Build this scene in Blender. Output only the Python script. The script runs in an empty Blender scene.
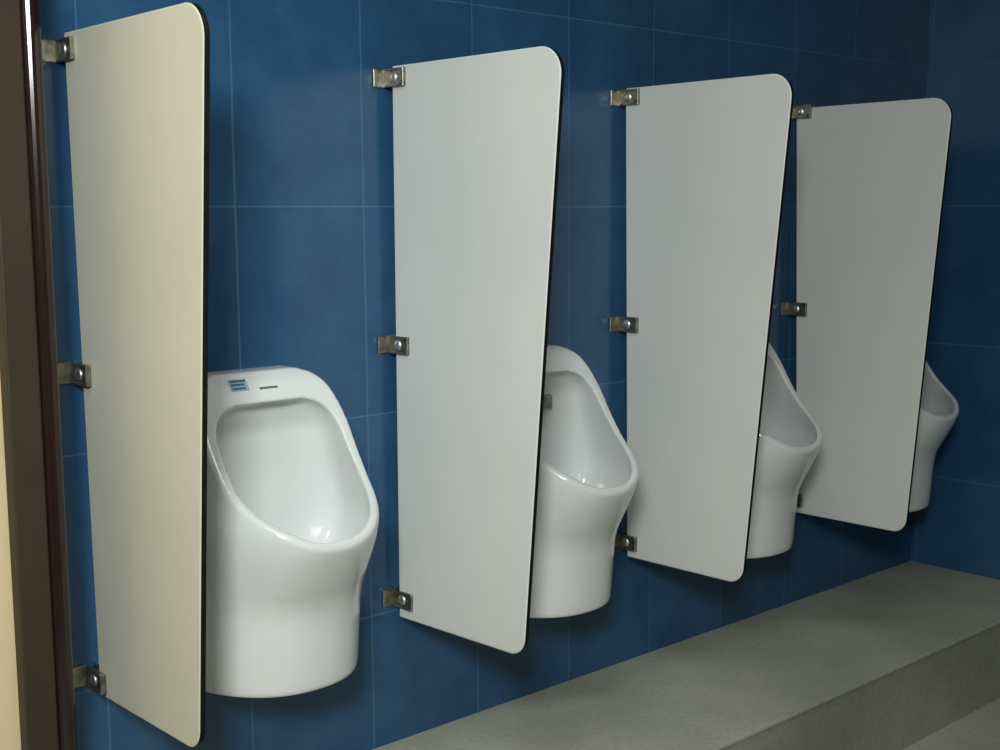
import bpy, bmesh, math, random
from mathutils import Matrix, Vector, noise

# ---------------------------------------------------------------- camera, light, exposure
S = bpy.context.scene
COL = S.collection
CAM_POS = Vector((-1.2483, -2.3143, 1.2359))
YAW, PITCH, ROLL, F_PX = 0.7314, 0.1245, -0.0069, 1266.79
fw = Vector((math.sin(YAW)*math.cos(PITCH), math.cos(YAW)*math.cos(PITCH), -math.sin(PITCH)))
rt = Vector((math.cos(YAW), -math.sin(YAW), 0)); up = rt.cross(fw)
r2 = math.cos(ROLL)*rt + math.sin(ROLL)*up
u2 = -math.sin(ROLL)*rt + math.cos(ROLL)*up
cd = bpy.data.cameras.new('camera'); cam = bpy.data.objects.new('camera', cd); COL.objects.link(cam)
cam.matrix_world = Matrix(((r2.x, u2.x, -fw.x, CAM_POS.x), (r2.y, u2.y, -fw.y, CAM_POS.y),
                           (r2.z, u2.z, -fw.z, CAM_POS.z), (0, 0, 0, 1)))
cd.sensor_width = 36; cd.lens = F_PX*36/1000; cd.clip_start = 0.02
S.camera = cam

w = bpy.data.worlds.new('world'); S.world = w; w.use_nodes = True
w.node_tree.nodes['Background'].inputs[0].default_value = (0.6, 0.75, 0.9, 1)
w.node_tree.nodes['Background'].inputs[1].default_value = 0.05

def area(name, loc, target, size, power, color, size_y=None, spread=180):
    l = bpy.data.lights.new(name, 'AREA'); l.energy = power; l.color = color
    l.size = size
    if size_y: l.shape = 'RECTANGLE'; l.size_y = size_y
    o = bpy.data.objects.new(name, l); COL.objects.link(o); o.location = loc
    d = Vector(target) - Vector(loc)
    o.rotation_euler = d.to_track_quat('-Z', 'Y').to_euler()
    l.spread = math.radians(spread)
    return o
area('entrance_light', (-1.9, -2.75, 2.1), (0.0, -0.1, 0.75), 0.5, 36, (0.95, 1.0, 0.98), None, 115)
area('ceiling_light', (-0.4, -1.4, 2.6), (-0.2, -1.0, 0), 1.8, 14, (0.97, 1.0, 0.95), 0.5, 130)
area('warm_corridor_light', (-2.3, -0.9, 1.9), (-0.3, -0.3, 0.9), 0.4, 1.4, (1.0, 0.82, 0.5))

S.view_settings.view_transform = 'Standard'; S.view_settings.look = 'None'
S.view_settings.exposure = -0.1; S.view_settings.gamma = 1.0
S.view_settings.use_curve_mapping = False

# ---------------------------------------------------------------- materials
def mat(name):
    m = bpy.data.materials.new(name); m.use_nodes = True
    nt = m.node_tree; return m, nt, nt.nodes['Principled BSDF']
def N(nt, t, **k):
    n = nt.nodes.new(t)
    for a, b in k.items(): setattr(n, a, b)
    return n
def ramp(nt, src, stops):
    r = N(nt, 'ShaderNodeValToRGB'); e = r.color_ramp.elements
    while len(e) < len(stops): e.new(0.5)
    for i, (p, c) in enumerate(stops):
        e[i].position = p; e[i].color = (*c, 1) if len(c) == 3 else c
    nt.links.new(src, r.inputs[0]); return r.outputs[0]
def noise_tex(nt, scale, detail=4, rough=0.55, vec=None):
    if vec is None:
        vec = N(nt, 'ShaderNodeTexCoord').outputs['Object']
    n = N(nt, 'ShaderNodeTexNoise'); n.inputs['Scale'].default_value = scale
    n.inputs['Detail'].default_value = detail; n.inputs['Roughness'].default_value = rough
    nt.links.new(vec, n.inputs['Vector']); return n.outputs['Fac']
def simple(name, c0, c1, scale, rough, metallic=0.0, bump=0.0, spec=0.5, coat=0.0):
    m, nt, b = mat(name)
    f = noise_tex(nt, scale)
    nt.links.new(ramp(nt, f, [(0.35, c0), (0.65, c1)]), b.inputs['Base Color'])
    b.inputs['Roughness'].default_value = rough; b.inputs['Metallic'].default_value = metallic
    b.inputs['Specular IOR Level'].default_value = spec
    b.inputs['Coat Weight'].default_value = coat; b.inputs['Coat Roughness'].default_value = 0.08
    if bump:
        bn = N(nt, 'ShaderNodeBump'); bn.inputs['Strength'].default_value = bump
        bn.inputs['Distance'].default_value = 0.002
        nt.links.new(f, bn.inputs['Height']); nt.links.new(bn.outputs[0], b.inputs['Normal'])
    return m

def tile_mat(name, axis, u0, ro=0.15, v0=0.32, du=0.3225, dv=0.47):
    m, nt, b = mat(name); L = nt.links.new
    tc = N(nt, 'ShaderNodeTexCoord'); sp = N(nt, 'ShaderNodeSeparateXYZ'); L(tc.outputs['Object'], sp.inputs[0])
    def math_(op, a, bb=None, c=None):
        n = N(nt, 'ShaderNodeMath', operation=op)
        for i, v in enumerate((a, bb, c)):
            if v is None: continue
            if isinstance(v, (int, float)): n.inputs[i].default_value = v
            else: L(v, n.inputs[i])
        return n.outputs[0]
    def line(src, o, d, wdt):
        s = math_('DIVIDE', math_('SUBTRACT', src, o), d)
        f = math_('FRACT', s); c = math_('MULTIPLY', math_('MINIMUM', f, math_('SUBTRACT', 1.0, f)), d)
        mr = N(nt, 'ShaderNodeMapRange'); mr.interpolation_type = 'SMOOTHSTEP'
        L(c, mr.inputs[0]); mr.inputs[1].default_value = wdt*0.4; mr.inputs[2].default_value = wdt*1.3
        mr.inputs[3].default_value = 1; mr.inputs[4].default_value = 0
        return mr.outputs[0], math_('FLOOR', s)
    lu, iu = line(sp.outputs[axis], u0, du, 0.0022)
    lv, iv = line(sp.outputs['Z'], v0, dv, 0.0022)
    g = math_('MAXIMUM', lu, lv)
    wn = N(nt, 'ShaderNodeTexWhiteNoise', noise_dimensions='2D')
    cb = N(nt, 'ShaderNodeCombineXYZ'); L(iu, cb.inputs[0]); L(iv, cb.inputs[1]); L(cb.outputs[0], wn.inputs['Vector'])
    mot = noise_tex(nt, 7, 5, 0.65)
    fine = noise_tex(nt, 38, 3, 0.6)
    a = ramp(nt, mot, [(0.3, (0.017, 0.069, 0.160)), (0.7, (0.031, 0.103, 0.210))])
    mx = N(nt, 'ShaderNodeMix', data_type='RGBA', blend_type='MULTIPLY'); mx.inputs[0].default_value = 1
    L(a, mx.inputs[6])
    val = math_('ADD', math_('MULTIPLY', wn.outputs['Value'], 0.10), math_('ADD', 0.85, math_('MULTIPLY', fine, 0.12)))
    cc = N(nt, 'ShaderNodeCombineColor'); [L(val, cc.inputs[i]) for i in range(3)]
    L(cc.outputs[0], mx.inputs[7])
    m2 = N(nt, 'ShaderNodeMix', data_type='RGBA')
    gf = math_('MULTIPLY', g, math_('ADD', 0.25, math_('MULTIPLY', mot, 0.9)))
    L(gf, m2.inputs[0]); L(mx.outputs[2], m2.inputs[6]); m2.inputs[7].default_value = (0.06, 0.165, 0.29, 1)
    L(m2.outputs[2], b.inputs['Base Color'])
    L(math_('ADD', ro, math_('MULTIPLY', fine, 0.10)), b.inputs['Roughness'])
    bn = N(nt, 'ShaderNodeBump'); bn.inputs['Strength'].default_value = 0.35; bn.inputs['Distance'].default_value = 0.0015
    L(math_('SUBTRACT', math_('MULTIPLY', mot, 0.5), g), bn.inputs['Height']); L(bn.outputs[0], b.inputs['Normal'])
    return m

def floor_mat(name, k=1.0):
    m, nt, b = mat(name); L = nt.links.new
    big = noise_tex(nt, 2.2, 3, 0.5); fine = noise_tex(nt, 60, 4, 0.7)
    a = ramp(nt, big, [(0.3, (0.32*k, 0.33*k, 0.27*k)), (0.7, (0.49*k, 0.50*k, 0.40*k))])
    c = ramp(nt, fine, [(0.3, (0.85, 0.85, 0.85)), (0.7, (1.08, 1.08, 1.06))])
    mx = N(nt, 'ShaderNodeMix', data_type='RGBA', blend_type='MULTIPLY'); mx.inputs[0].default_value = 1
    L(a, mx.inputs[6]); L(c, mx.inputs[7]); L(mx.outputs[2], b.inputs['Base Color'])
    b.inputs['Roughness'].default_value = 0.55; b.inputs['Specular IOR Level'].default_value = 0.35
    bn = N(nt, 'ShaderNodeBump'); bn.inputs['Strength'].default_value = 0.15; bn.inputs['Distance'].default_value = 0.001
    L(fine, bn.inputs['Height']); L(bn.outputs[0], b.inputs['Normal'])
    return m

M = dict(
    tile_back=tile_mat('blue_tile_back', 'X', 0.102),
    tile_right=tile_mat('blue_tile_right', 'Y', -0.02, 0.34),
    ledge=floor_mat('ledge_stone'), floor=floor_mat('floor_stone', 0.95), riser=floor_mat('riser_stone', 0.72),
    cream=simple('cream_paint', (0.62, 0.50, 0.30), (0.68, 0.55, 0.33), 5, 0.6),
    white_paint=simple('white_paint', (0.55, 0.55, 0.52), (0.60, 0.60, 0.57), 4, 0.7),
    brown=simple('brown_painted_wood', (0.033, 0.023, 0.014), (0.041, 0.028, 0.017), 9, 0.5, spec=0.3),
    dark=simple('dark_varnished_wood', (0.012, 0.005, 0.005), (0.018, 0.007, 0.006), 9, 0.15, spec=0.6),
    panel=simple('pale_laminate', (0.65, 0.67, 0.65), (0.69, 0.70, 0.68), 3, 0.42, spec=0.4),
    panel_warm=simple('ivory_laminate', (0.57, 0.565, 0.475), (0.61, 0.60, 0.505), 3, 0.42, spec=0.4),  # same laminate for the first panel, warm light put into its colour
    core=simple('black_laminate_core', (0.006, 0.007, 0.006), (0.010, 0.011, 0.010), 30, 0.6, spec=0.1),
    ceramic=simple('white_ceramic', (0.70, 0.725, 0.72), (0.73, 0.75, 0.745), 2, 0.14, spec=0.5, coat=0.3),
    steel=simple('stainless_steel', (0.20, 0.19, 0.15), (0.42, 0.40, 0.33), 60, 0.45, metallic=1.0, bump=0.1),
    screw=simple('bright_steel', (0.85, 0.84, 0.78), (0.92, 0.90, 0.85), 80, 0.38, metallic=1.0),
    chrome=simple('chrome', (0.7, 0.7, 0.7), (0.8, 0.8, 0.8), 20, 0.12, metallic=1.0),
    sticker=simple('pale_blue_sticker', (0.28, 0.42, 0.55), (0.34, 0.48, 0.60), 90, 0.4),
    ink=simple('dark_blue_ink', (0.03, 0.07, 0.13), (0.04, 0.09, 0.16), 90, 0.4),
    inkg=simple('dark_ink', (0.05, 0.07, 0.06), (0.06, 0.08, 0.07), 90, 0.5),
    black=simple('dark_rubber', (0.02, 0.02, 0.02), (0.03, 0.03, 0.03), 30, 0.6),
)

# ---------------------------------------------------------------- helpers
def obj(name, bm, materials, parent=None, loc=None, smooth=False):
    me = bpy.data.meshes.new(name); bmesh.ops.recalc_face_normals(bm, faces=bm.faces[:]); bm.to_mesh(me); bm.free()
    if not isinstance(materials, (list, tuple)): materials = [materials]
    for m in materials: me.materials.append(m)
    if smooth:
        for p in me.polygons: p.use_smooth = True
    o = bpy.data.objects.new(name, me); COL.objects.link(o)
    if parent: o.parent = parent
    if loc: o.location = loc
    return o
def box(bm, x0, x1, y0, y1, z0, z1, bev=0.0, seg=2, mi=0):
    vs = [bm.verts.new(p) for p in ((x0,y0,z0),(x1,y0,z0),(x1,y1,z0),(x0,y1,z0),(x0,y0,z1),(x1,y0,z1),(x1,y1,z1),(x0,y1,z1))]
    fs = [bm.faces.new([vs[i] for i in f]) for f in ((3,2,1,0),(4,5,6,7),(0,1,5,4),(1,2,6,5),(2,3,7,6),(3,0,4,7))]
    for f in fs: f.material_index = mi
    if bev:
        es = list({e for f in fs for e in f.edges})
        bmesh.ops.bevel(bm, geom=es, offset=bev, segments=seg, affect='EDGES', profile=0.5)
    return bm
def struct(name, bm, m, parent=None, smooth=False):
    o = obj(name, bm, m, parent, smooth=smooth)
    if not parent: o['kind'] = 'structure'
    return o
def lathe(bm, prof, n=24, mtx=Matrix()):
    rings = []
    for r, h in prof:
        rings.append([bm.verts.new(mtx @ Vector((r*math.cos(2*math.pi*k/n), r*math.sin(2*math.pi*k/n), h))) for k in range(n)])
    for a, b in zip(rings, rings[1:]):
        for k in range(n): bm.faces.new((a[k], a[(k+1) % n], b[(k+1) % n], b[k]))
    bm.faces.new(rings[0][::-1]); bm.faces.new(rings[-1])
    return bm

# ---------------------------------------------------------------- the setting
XR, LEDGE, STEP, TOP = 2.803, -0.542, -0.254, 2.7
XL, YF = -2.9, -3.3
struct('wall_back', box(bmesh.new(), -0.36, XR+0.12, 0, 0.12, STEP-0.1, TOP), M['tile_back'])
struct('wall_right', box(bmesh.new(), XR, XR+0.12, YF, 0, STEP-0.1, TOP), M['tile_right'])
struct('wall_front', box(bmesh.new(), XL, XR+0.12, YF-0.12, YF, STEP-0.1, TOP), M['white_paint'])
struct('wall_left', box(bmesh.new(), XL-0.12, XL, YF-0.12, 0.12, STEP-0.1, TOP), M['cream'])
# the cream wall of the entrance, standing proud of the tiles, ends in the wooden frame
struct('wall_entrance', box(bmesh.new(), XL, -0.385, -0.13, 0.12, STEP-0.1, TOP), M['cream'])
struct('ceiling', box(bmesh.new(), XL-0.12, XR+0.12, YF-0.12, 0.12, TOP, TOP+0.1), M['white_paint'])
struct('floor', box(bmesh.new(), XL-0.12, XR+0.12, YF-0.12, 0.12, STEP-0.12, STEP), M['floor'])
# raised ledge: top slab, overhang added for a shadow line, over a darker riser
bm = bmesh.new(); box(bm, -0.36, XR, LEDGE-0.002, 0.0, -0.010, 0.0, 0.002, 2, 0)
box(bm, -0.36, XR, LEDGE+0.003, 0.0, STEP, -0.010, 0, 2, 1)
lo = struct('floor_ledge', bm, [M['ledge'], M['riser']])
# wooden frame
fr = struct('door_1', box(bmesh.new(), -0.4445, -0.388, -0.165, -0.13, STEP, 2.25, 0.003), M['brown'])
bm = bmesh.new()                                                     # rounded darker edge moulding
prof = [(-0.388, -0.10), (-0.388, -0.166)]
for k in range(9):
    a = math.pi*(1 - k/8)/1.0
    prof.append((-0.3725 + 0.0155*math.cos(a), -0.166 - 0.012*math.sin(a)))
prof += [(-0.357, -0.10)]
lo_ = [bm.verts.new((x, y, STEP)) for x, y in prof]; hi_ = [bm.verts.new((x, y, 2.25)) for x, y in prof]
for k in range(len(prof)):
    j = (k+1) % len(prof); bm.faces.new((lo_[k], lo_[j], hi_[j], hi_[k]))
bm.faces.new(lo_[::-1]); bm.faces.new(hi_)
obj('edge_moulding', bm, M['dark'], fr)
# jamb lining between the moulding and the tiles
obj('jamb_lining', box(bmesh.new(), -0.385, -0.358, -0.10, 0.0, STEP, 2.25), M['dark'], fr)

# ---------------------------------------------------------------- partitions
H, ZB, GT, GB, WT, WB = 1.25, 0.3144, 0.0297, 0.0303, 0.5306, 0.4168
XS = [-0.2575, 0.489, 1.2545, 2.0211]
PE = [[0.0075, 0.0060, 0.0009, 0.0033, -0.0038, -0.0064, 0.0200, 0.0080],
      [0.0024, -0.0034, -0.0022, -0.0058, 0.0039, 0.0085, 0.0575, -0.0032],
      [0.0006, -0.0014, -0.0051, 0.0055, 0.0071, -0.0030, 0.0300, 0.0033],
      [-0.0118, -0.0032, -0.0104, 0.0137, -0.0072, 0.0008, 0.0110, 0.0092]]
TH = 0.010
PLAB = ['ivory full-height urinal partition nearest the brown wooden frame, leftmost of the four',
        'pale grey urinal partition between the full-view urinal and the half-hidden second urinal',
        'pale grey urinal partition, third from the wooden frame, in front of the third urinal',
        'shaded grey urinal partition farthest along the wall, next to the dark corner']
def panel_mesh(e):
    pts = [(-(GB+e[3]), e[1]), (-(WB+e[5]), e[1]), (-(WT+e[4]), H+e[0]), (-(GT+e[2]), H+e[0])]
    R = [0.004, 0.045, 0.055, 0.004]; out = []
    for i in range(4):
        p = Vector(pts[i]); a = (Vector(pts[i-1])-p); b = (Vector(pts[(i+1) % 4])-p)
        a.normalize(); b.normalize(); ang = a.angle(b); t = R[i]/math.tan(ang/2)
        c = p + (a+b).normalized()*(R[i]/math.sin(ang/2))
        s, f = p+a*t - c, p+b*t - c
        n = 12 if R[i] > 0.01 else 2
        tot = s.angle_signed(f)
        for k in range(n+1):
            v = Matrix.Rotation(-tot*k/n, 2) @ s
            out.append(c+v)
    return out
def bracket(parent, z, lab=None):
    bm = bmesh.new()
    box(bm, -0.034, -0.003, -0.004, 0, z-0.020, z+0.020, 0.0012, 1)          # wall flange, near side
    box(bm, TH+0.003, TH+0.030, -0.004, 0, z-0.020, z+0.020, 0.0012, 1)
    box(bm, -0.007, 0, -0.074, 0, z-0.020, z+0.020, 0.0015, 2)               # cheek plates
    box(bm, TH, TH+0.006, -0.074, 0, z-0.020, z+0.020, 0.0015, 2)
    box(bm, -0.0105, -0.004, -0.074, -0.072, z-0.020, z+0.020, 0.001, 1)     # folded lips round the cheek
    box(bm, -0.0105, -0.004, -0.072, -0.012, z+0.0155, z+0.020, 0.001, 1)
    box(bm, -0.0105, -0.004, -0.072, -0.012, z-0.020, z-0.0155, 0.001, 1)
    o = obj('bracket', bm, M['steel'], parent)
    bm = bmesh.new()
    for (lx, ly, rx, r) in ((-0.007, -0.038, 1, 0.0125),):
        rot = Matrix.Rotation(-math.pi/2, 4, 'Y') if rx else Matrix.Rotation(math.pi/2, 4, 'X')
        lathe(bm, [(r, -0.001), (r, 0.001), (r*0.85, 0.003), (r*0.5, 0.0045), (r*0.15, 0.005)], 18,
              Matrix.Translation((lx, ly, z)) @ rot)
    obj('screw', bm, M['screw'], o, smooth=True)
    return o
for i in range(4):
    e = PE[i]
    root = bpy.data.objects.new('urinal_screen', None); COL.objects.link(root)
    root.empty_display_size = 0.1
    root.location = (XS[i], 0, ZB); root.rotation_euler = (0, 0, e[6])
    root['label'] = PLAB[i]; root['category'] = 'partition'; root['group'] = 'urinal partitions along the blue wall'
    pts = panel_mesh(e)
    bm = bmesh.new()
    fa = [bm.verts.new((e[7]*(1-p[1]/H), p[0], p[1])) for p in pts]
    fb = [bm.verts.new((TH+e[7]*(1-p[1]/H), p[0], p[1])) for p in pts]
    cy = sum(p[0] for p in pts)/len(pts); cz = sum(p[1] for p in pts)/len(pts)
    def edge_in(p, q0, q1, dd):                                       # inset along the local normal
        t = (Vector(q1)-Vector(q0)).normalized(); n_ = Vector((-t.y, t.x))
        if n_.dot(Vector((cy-p[0], cz-p[1]))) < 0: n_ = -n_
        return Vector(p)+n_*dd
    nP = len(pts)
    ins = [edge_in(pts[k], pts[k-1], pts[(k+1) % nP], 0.0028) for k in range(nP)]
    fi = [bm.verts.new((-0.0016+e[7]*(1-p[1]/H), p[0], p[1])) for p in ins]      # eased edge on the near face
    for k in range(nP):
        j = (k+1) % nP; bm.faces.new((fi[k], fa[k], fa[j], fi[j])).material_index = 0
    bm.faces.new(fi).material_index = 0; bm.faces.new(fb[::-1]).material_index = 0
    for k in range(len(pts)):
        j = (k+1) % len(pts); bm.faces.new((fa[k], fb[k], fb[j], fa[j])).material_index = 1
    obj('panel', bm, [M['panel_warm'] if i == 0 else M['panel'], M['core']], root)
    for z in (0.040, 0.634, 1.227):
        bracket(root, z)

# ---------------------------------------------------------------- urinals
def interp(tab, z):
    if z <= tab[0][0]: return tab[0][1:]
    for a, b in zip(tab, tab[1:]):
        if z <= b[0]:
            t = (z-a[0])/(b[0]-a[0]); return tuple(a[k]+(b[k]-a[k])*t for k in range(1, len(a)))
    return tab[-1][1:]
def loft(tab, zs, n, closed_d=False, N_=120):
    """stack of horizontal sections; tab rows (z, half width, front depth, back depth, exponent)"""
    bm = bmesh.new(); rings = []
    for z in zs:
        a, d, yb, ex = interp(tab, z)
        ring = []
        if closed_d:                                  # full superellipse between yb and d
            ym = 0.115 if d > 0.2 else (yb+d)/2
            full = lambda y: a*(1-(y/d)**ex)**(1/ex)
            wm = full(ym); t0 = math.asin((ym/d)**(ex/2))
            for k in range(N_//2+1):                  # front, an inset copy of the D
                t = t0+(math.pi-2*t0)*k/(N_//2); c, s = math.cos(t), math.sin(t)
                ring.append(bm.verts.new((a*math.copysign(abs(c)**(2/ex), c), -d*abs(s)**(2/ex), z)))
            for k in range(1, N_//2):                 # rounded back corners
                t = math.pi+math.pi*k/(N_//2); c, s = math.cos(t), math.sin(t)
                ring.append(bm.verts.new((wm*math.copysign(abs(c)**(2/3), c), -(ym-(ym-yb)*abs(s)**(2/3)), z)))
        else:                                           # D with its flat side on the wall
            for k in range(N_//2+1):
                t = math.pi*k/(N_//2); c, s = math.cos(t), math.sin(t)
                x = a*math.copysign(abs(c)**(2/ex), c); y = min(yb+(d-yb)*abs(s)**(2/ex), interp(FRONT, z)[0])
                ring.append(bm.verts.new((x, -y, z)))
            for k in range(1, 8):
                ring.append(bm.verts.new((-a+2*a*k/8, -yb, z)))
        rings.append(ring)
    for p, q in zip(rings, rings[1:]):
        m_ = len(p)
        for k in range(m_): bm.faces.new((p[k], p[(k+1) % m_], q[(k+1) % m_], q[k]))
    bm.faces.new(rings[0][::-1]); bm.faces.new(rings[-1])
    bmesh.ops.recalc_face_normals(bm, faces=bm.faces[:])
    return bm
OUT = [(0.292, 0.190, 0.264, 0.0, 2.25), (0.298, 0.193, 0.269, 0.0, 2.25), (0.42, 0.199, 0.279, 0.0, 2.25), (0.455, 0.200, 0.284, 0.0, 2.25),
       (0.485, 0.201, 0.295, 0.0, 2.25), (0.515, 0.202, 0.313, 0.0, 2.25), (0.56, 0.203, 0.340, 0.0, 2.25), (0.60, 0.203, 0.360, 0.0, 2.25), (0.64, 0.201, 0.370, 0.0, 2.25),
       (0.70, 0.189, 0.355, 0.0, 2.4), (0.76, 0.180, 0.34, 0.0, 2.6),
       (0.82, 0.171, 0.32, 0.0, 3.0), (0.865, 0.158, 0.30, 0.0, 3.0), (0.89, 0.143, 0.28, 0.0, 3.0), (0.905, 0.124, 0.26, 0.0, 3.0), (0.915, 0.095, 0.24, 0.0, 3.0)]
FRONT = [(0.54, 0.44), (0.586, 0.372), (0.612, 0.350), (0.642, 0.316), (0.668, 0.272), (0.70, 0.226), (0.75, 0.182), (0.82, 0.137), (0.865, 0.110), (0.895, 0.088), (0.915, 0.062)]
CAV = [(0.43, 0.035, 0.20, 0.12, 2.0), (0.445, 0.07, 0.222, 0.10, 2.1), (0.48, 0.115, 0.242, 0.085, 2.2), (0.52, 0.146, 0.268, 0.075, 2.3),
       (0.55, 0.168, 0.300, 0.07, 2.3), (0.58, 0.178, 0.328, 0.068, 2.3), (0.61, 0.183, 0.345, 0.068, 2.3), (0.64, 0.182, 0.349, 0.068, 2.3), (0.70, 0.170, 0.338, 0.064, 2.4), (0.76, 0.156, 0.32, 0.060, 2.6),
       (0.80, 0.146, 0.31, 0.056, 3.0), (0.83, 0.131, 0.30, 0.06, 3.0), (0.847, 0.110, 0.28, 0.065, 3.0), (0.855, 0.085, 0.25, 0.075, 3.0)]
def smooth_tab(tab, n=6):
    """rows resampled along a monotone-looking Catmull-Rom curve"""
    out = []
    for i in range(len(tab)-1):
        p0, p1, p2, p3 = tab[max(i-1, 0)], tab[i], tab[i+1], tab[min(i+2, len(tab)-1)]
        for k in range(n):
            t = k/n; z = p1[0]+(p2[0]-p1[0])*t; row = [z]
            for c in range(1, len(p1)):
                m1 = (p2[c]-p0[c])/max(p2[0]-p0[0], 1e-6)*(p2[0]-p1[0]); m2 = (p3[c]-p1[c])/max(p3[0]-p1[0], 1e-6)*(p2[0]-p1[0])
                row.append((2*t**3-3*t**2+1)*p1[c]+(t**3-2*t**2+t)*m1+(-2*t**3+3*t**2)*p2[c]+(t**3-t**2)*m2)
            out.append(tuple(row))
    out.append(tab[-1]); return out
OUT, FRONT, CAV = smooth_tab(OUT), smooth_tab(FRONT), smooth_tab(CAV)
def frange(a, b, s):
    n = max(1, round((b-a)/s)); return [a+(b-a)*k/n for k in range(n+1)]
def urinal_mesh():
    outer = obj('tmp_outer', loft(OUT, frange(0.292, 0.915, 0.0035), 0), M['ceramic'])
    cav = obj('tmp_cavity', loft(CAV, frange(0.43, 0.855, 0.0035), 0, True), M['ceramic'])
    b = outer.modifiers.new('b', 'BOOLEAN'); b.object = cav; b.operation = 'DIFFERENCE'; b.solver = 'EXACT'
    r = outer.modifiers.new('r', 'REMESH'); r.mode = 'VOXEL'; r.voxel_size = 0.0035; r.use_smooth_shade = True
    s = outer.modifiers.new('s', 'SMOOTH'); s.factor = 0.5; s.iterations = 18
    dg = bpy.context.evaluated_depsgraph_get()
    me = bpy.data.meshes.new_from_object(outer.evaluated_get(dg))
    me.name = 'urinal_body'
    bpy.data.objects.remove(outer); bpy.data.objects.remove(cav)
    for v in me.vertices: v.co.y = min(v.co.y, -0.0005)
    for p in me.polygons: p.use_smooth = True
    me.materials.clear(); me.materials.append(M['ceramic'])
    return me
UM = urinal_mesh()
UX = [0.101, 0.872, 1.634, 2.385]
UZ = [0.010, 0.0, 0.0, 0.004]
ULAB = ['white ceramic urinal in full view with a small blue sticker, first from the wooden frame',
        'white ceramic urinal half hidden behind the second partition, small metal spreader showing at its edge',
        'white ceramic urinal mostly hidden behind the third partition, only its right flank showing',
        'small sliver of a white ceramic urinal behind the farthest partition, beside the dark corner']
def drain():
    bm = lathe(bmesh.new(), [(0.030, 0), (0.030, 0.003), (0.026, 0.006), (0.012, 0.008)], 28)
    for k in range(6):
        a = k*math.pi/3
        m_ = Matrix.Translation((0.018*math.cos(a), 0.018*math.sin(a), 0.0075))
        lathe(bm, [(0.003, 0), (0.003, 0.0015)], 8, m_)
    return bm
def spreader():
    bm = lathe(bmesh.new(), [(0.020, -0.006), (0.020, 0.003), (0.014, 0.007), (0.010, 0.018), (0.012, 0.024), (0.012, 0.034), (0.009, 0.037)], 24,
               Matrix.Rotation(math.pi/2, 4, 'X'))
    box(bm, -0.032, 0.032, -0.046, -0.026, -0.034, 0.004, 0.004, 2)
    box(bm, -0.010, 0.010, -0.034, -0.018, -0.012, 0.004, 0.003, 2)
    return bm
for i in range(4):
    if i == 0: dr = None
    root = bpy.data.objects.new('urinal', None); COL.objects.link(root); root.empty_display_size = 0.1
    root.location = (UX[i], 0, UZ[i])
    root['label'] = ULAB[i]; root['category'] = 'urinal'; root['group'] = 'urinals along the blue wall'
    b = bpy.data.objects.new('bowl', UM); COL.objects.link(b); b.parent = root
    obj('drain_strainer', drain(), M['chrome'], root, (0, -0.160, 0.431), True)
    if i == 1:
        s = obj('spreader', spreader(), M['steel'], root, (0.004, -0.060, 0.797), True); s['label'] = 'metal water spreader'
    if i == 0:
        # little blue sticker and a line of small print on the sloping top band
        random.seed(3); st = bmesh.new(); box(st, -0.020, 0.020, -0.0006, 0, -0.014, 0.014)
        so = obj('sticker', st, M['sticker'], root); so['label'] = 'small blue printed sticker'
        ik = bmesh.new()
        for r_, zz in enumerate((0.0085, 0.0, -0.0085)):
            xx = -0.017
            while xx < 0.014:
                ww = random.choice((0.003, 0.0045, 0.006)); box(ik, xx, xx+ww, -0.0011, -0.0004, zz-0.0026, zz+0.0026); xx += ww+0.0012
        io = obj('sticker_print', ik, M['ink'], so)
        pr = bmesh.new()
        x = -0.02
        while x < 0.018:
            ww = random.choice((0.002, 0.003, 0.004)); box(pr, x, x+ww, -0.0006, 0, -0.0022, 0.0022); x += ww+0.0009
        po = obj('printed_mark', pr, M['inkg'], root)
        slope = math.atan2(0.112-0.088, 0.895-0.865)
        for o_, lx, lz in ((so, -0.058, 0.894), (po, 0.006, 0.884)):
            o_.location = (lx, -0.1000+(lz-0.882)*0.8, lz); o_.rotation_euler = (-slope, 0, 0)
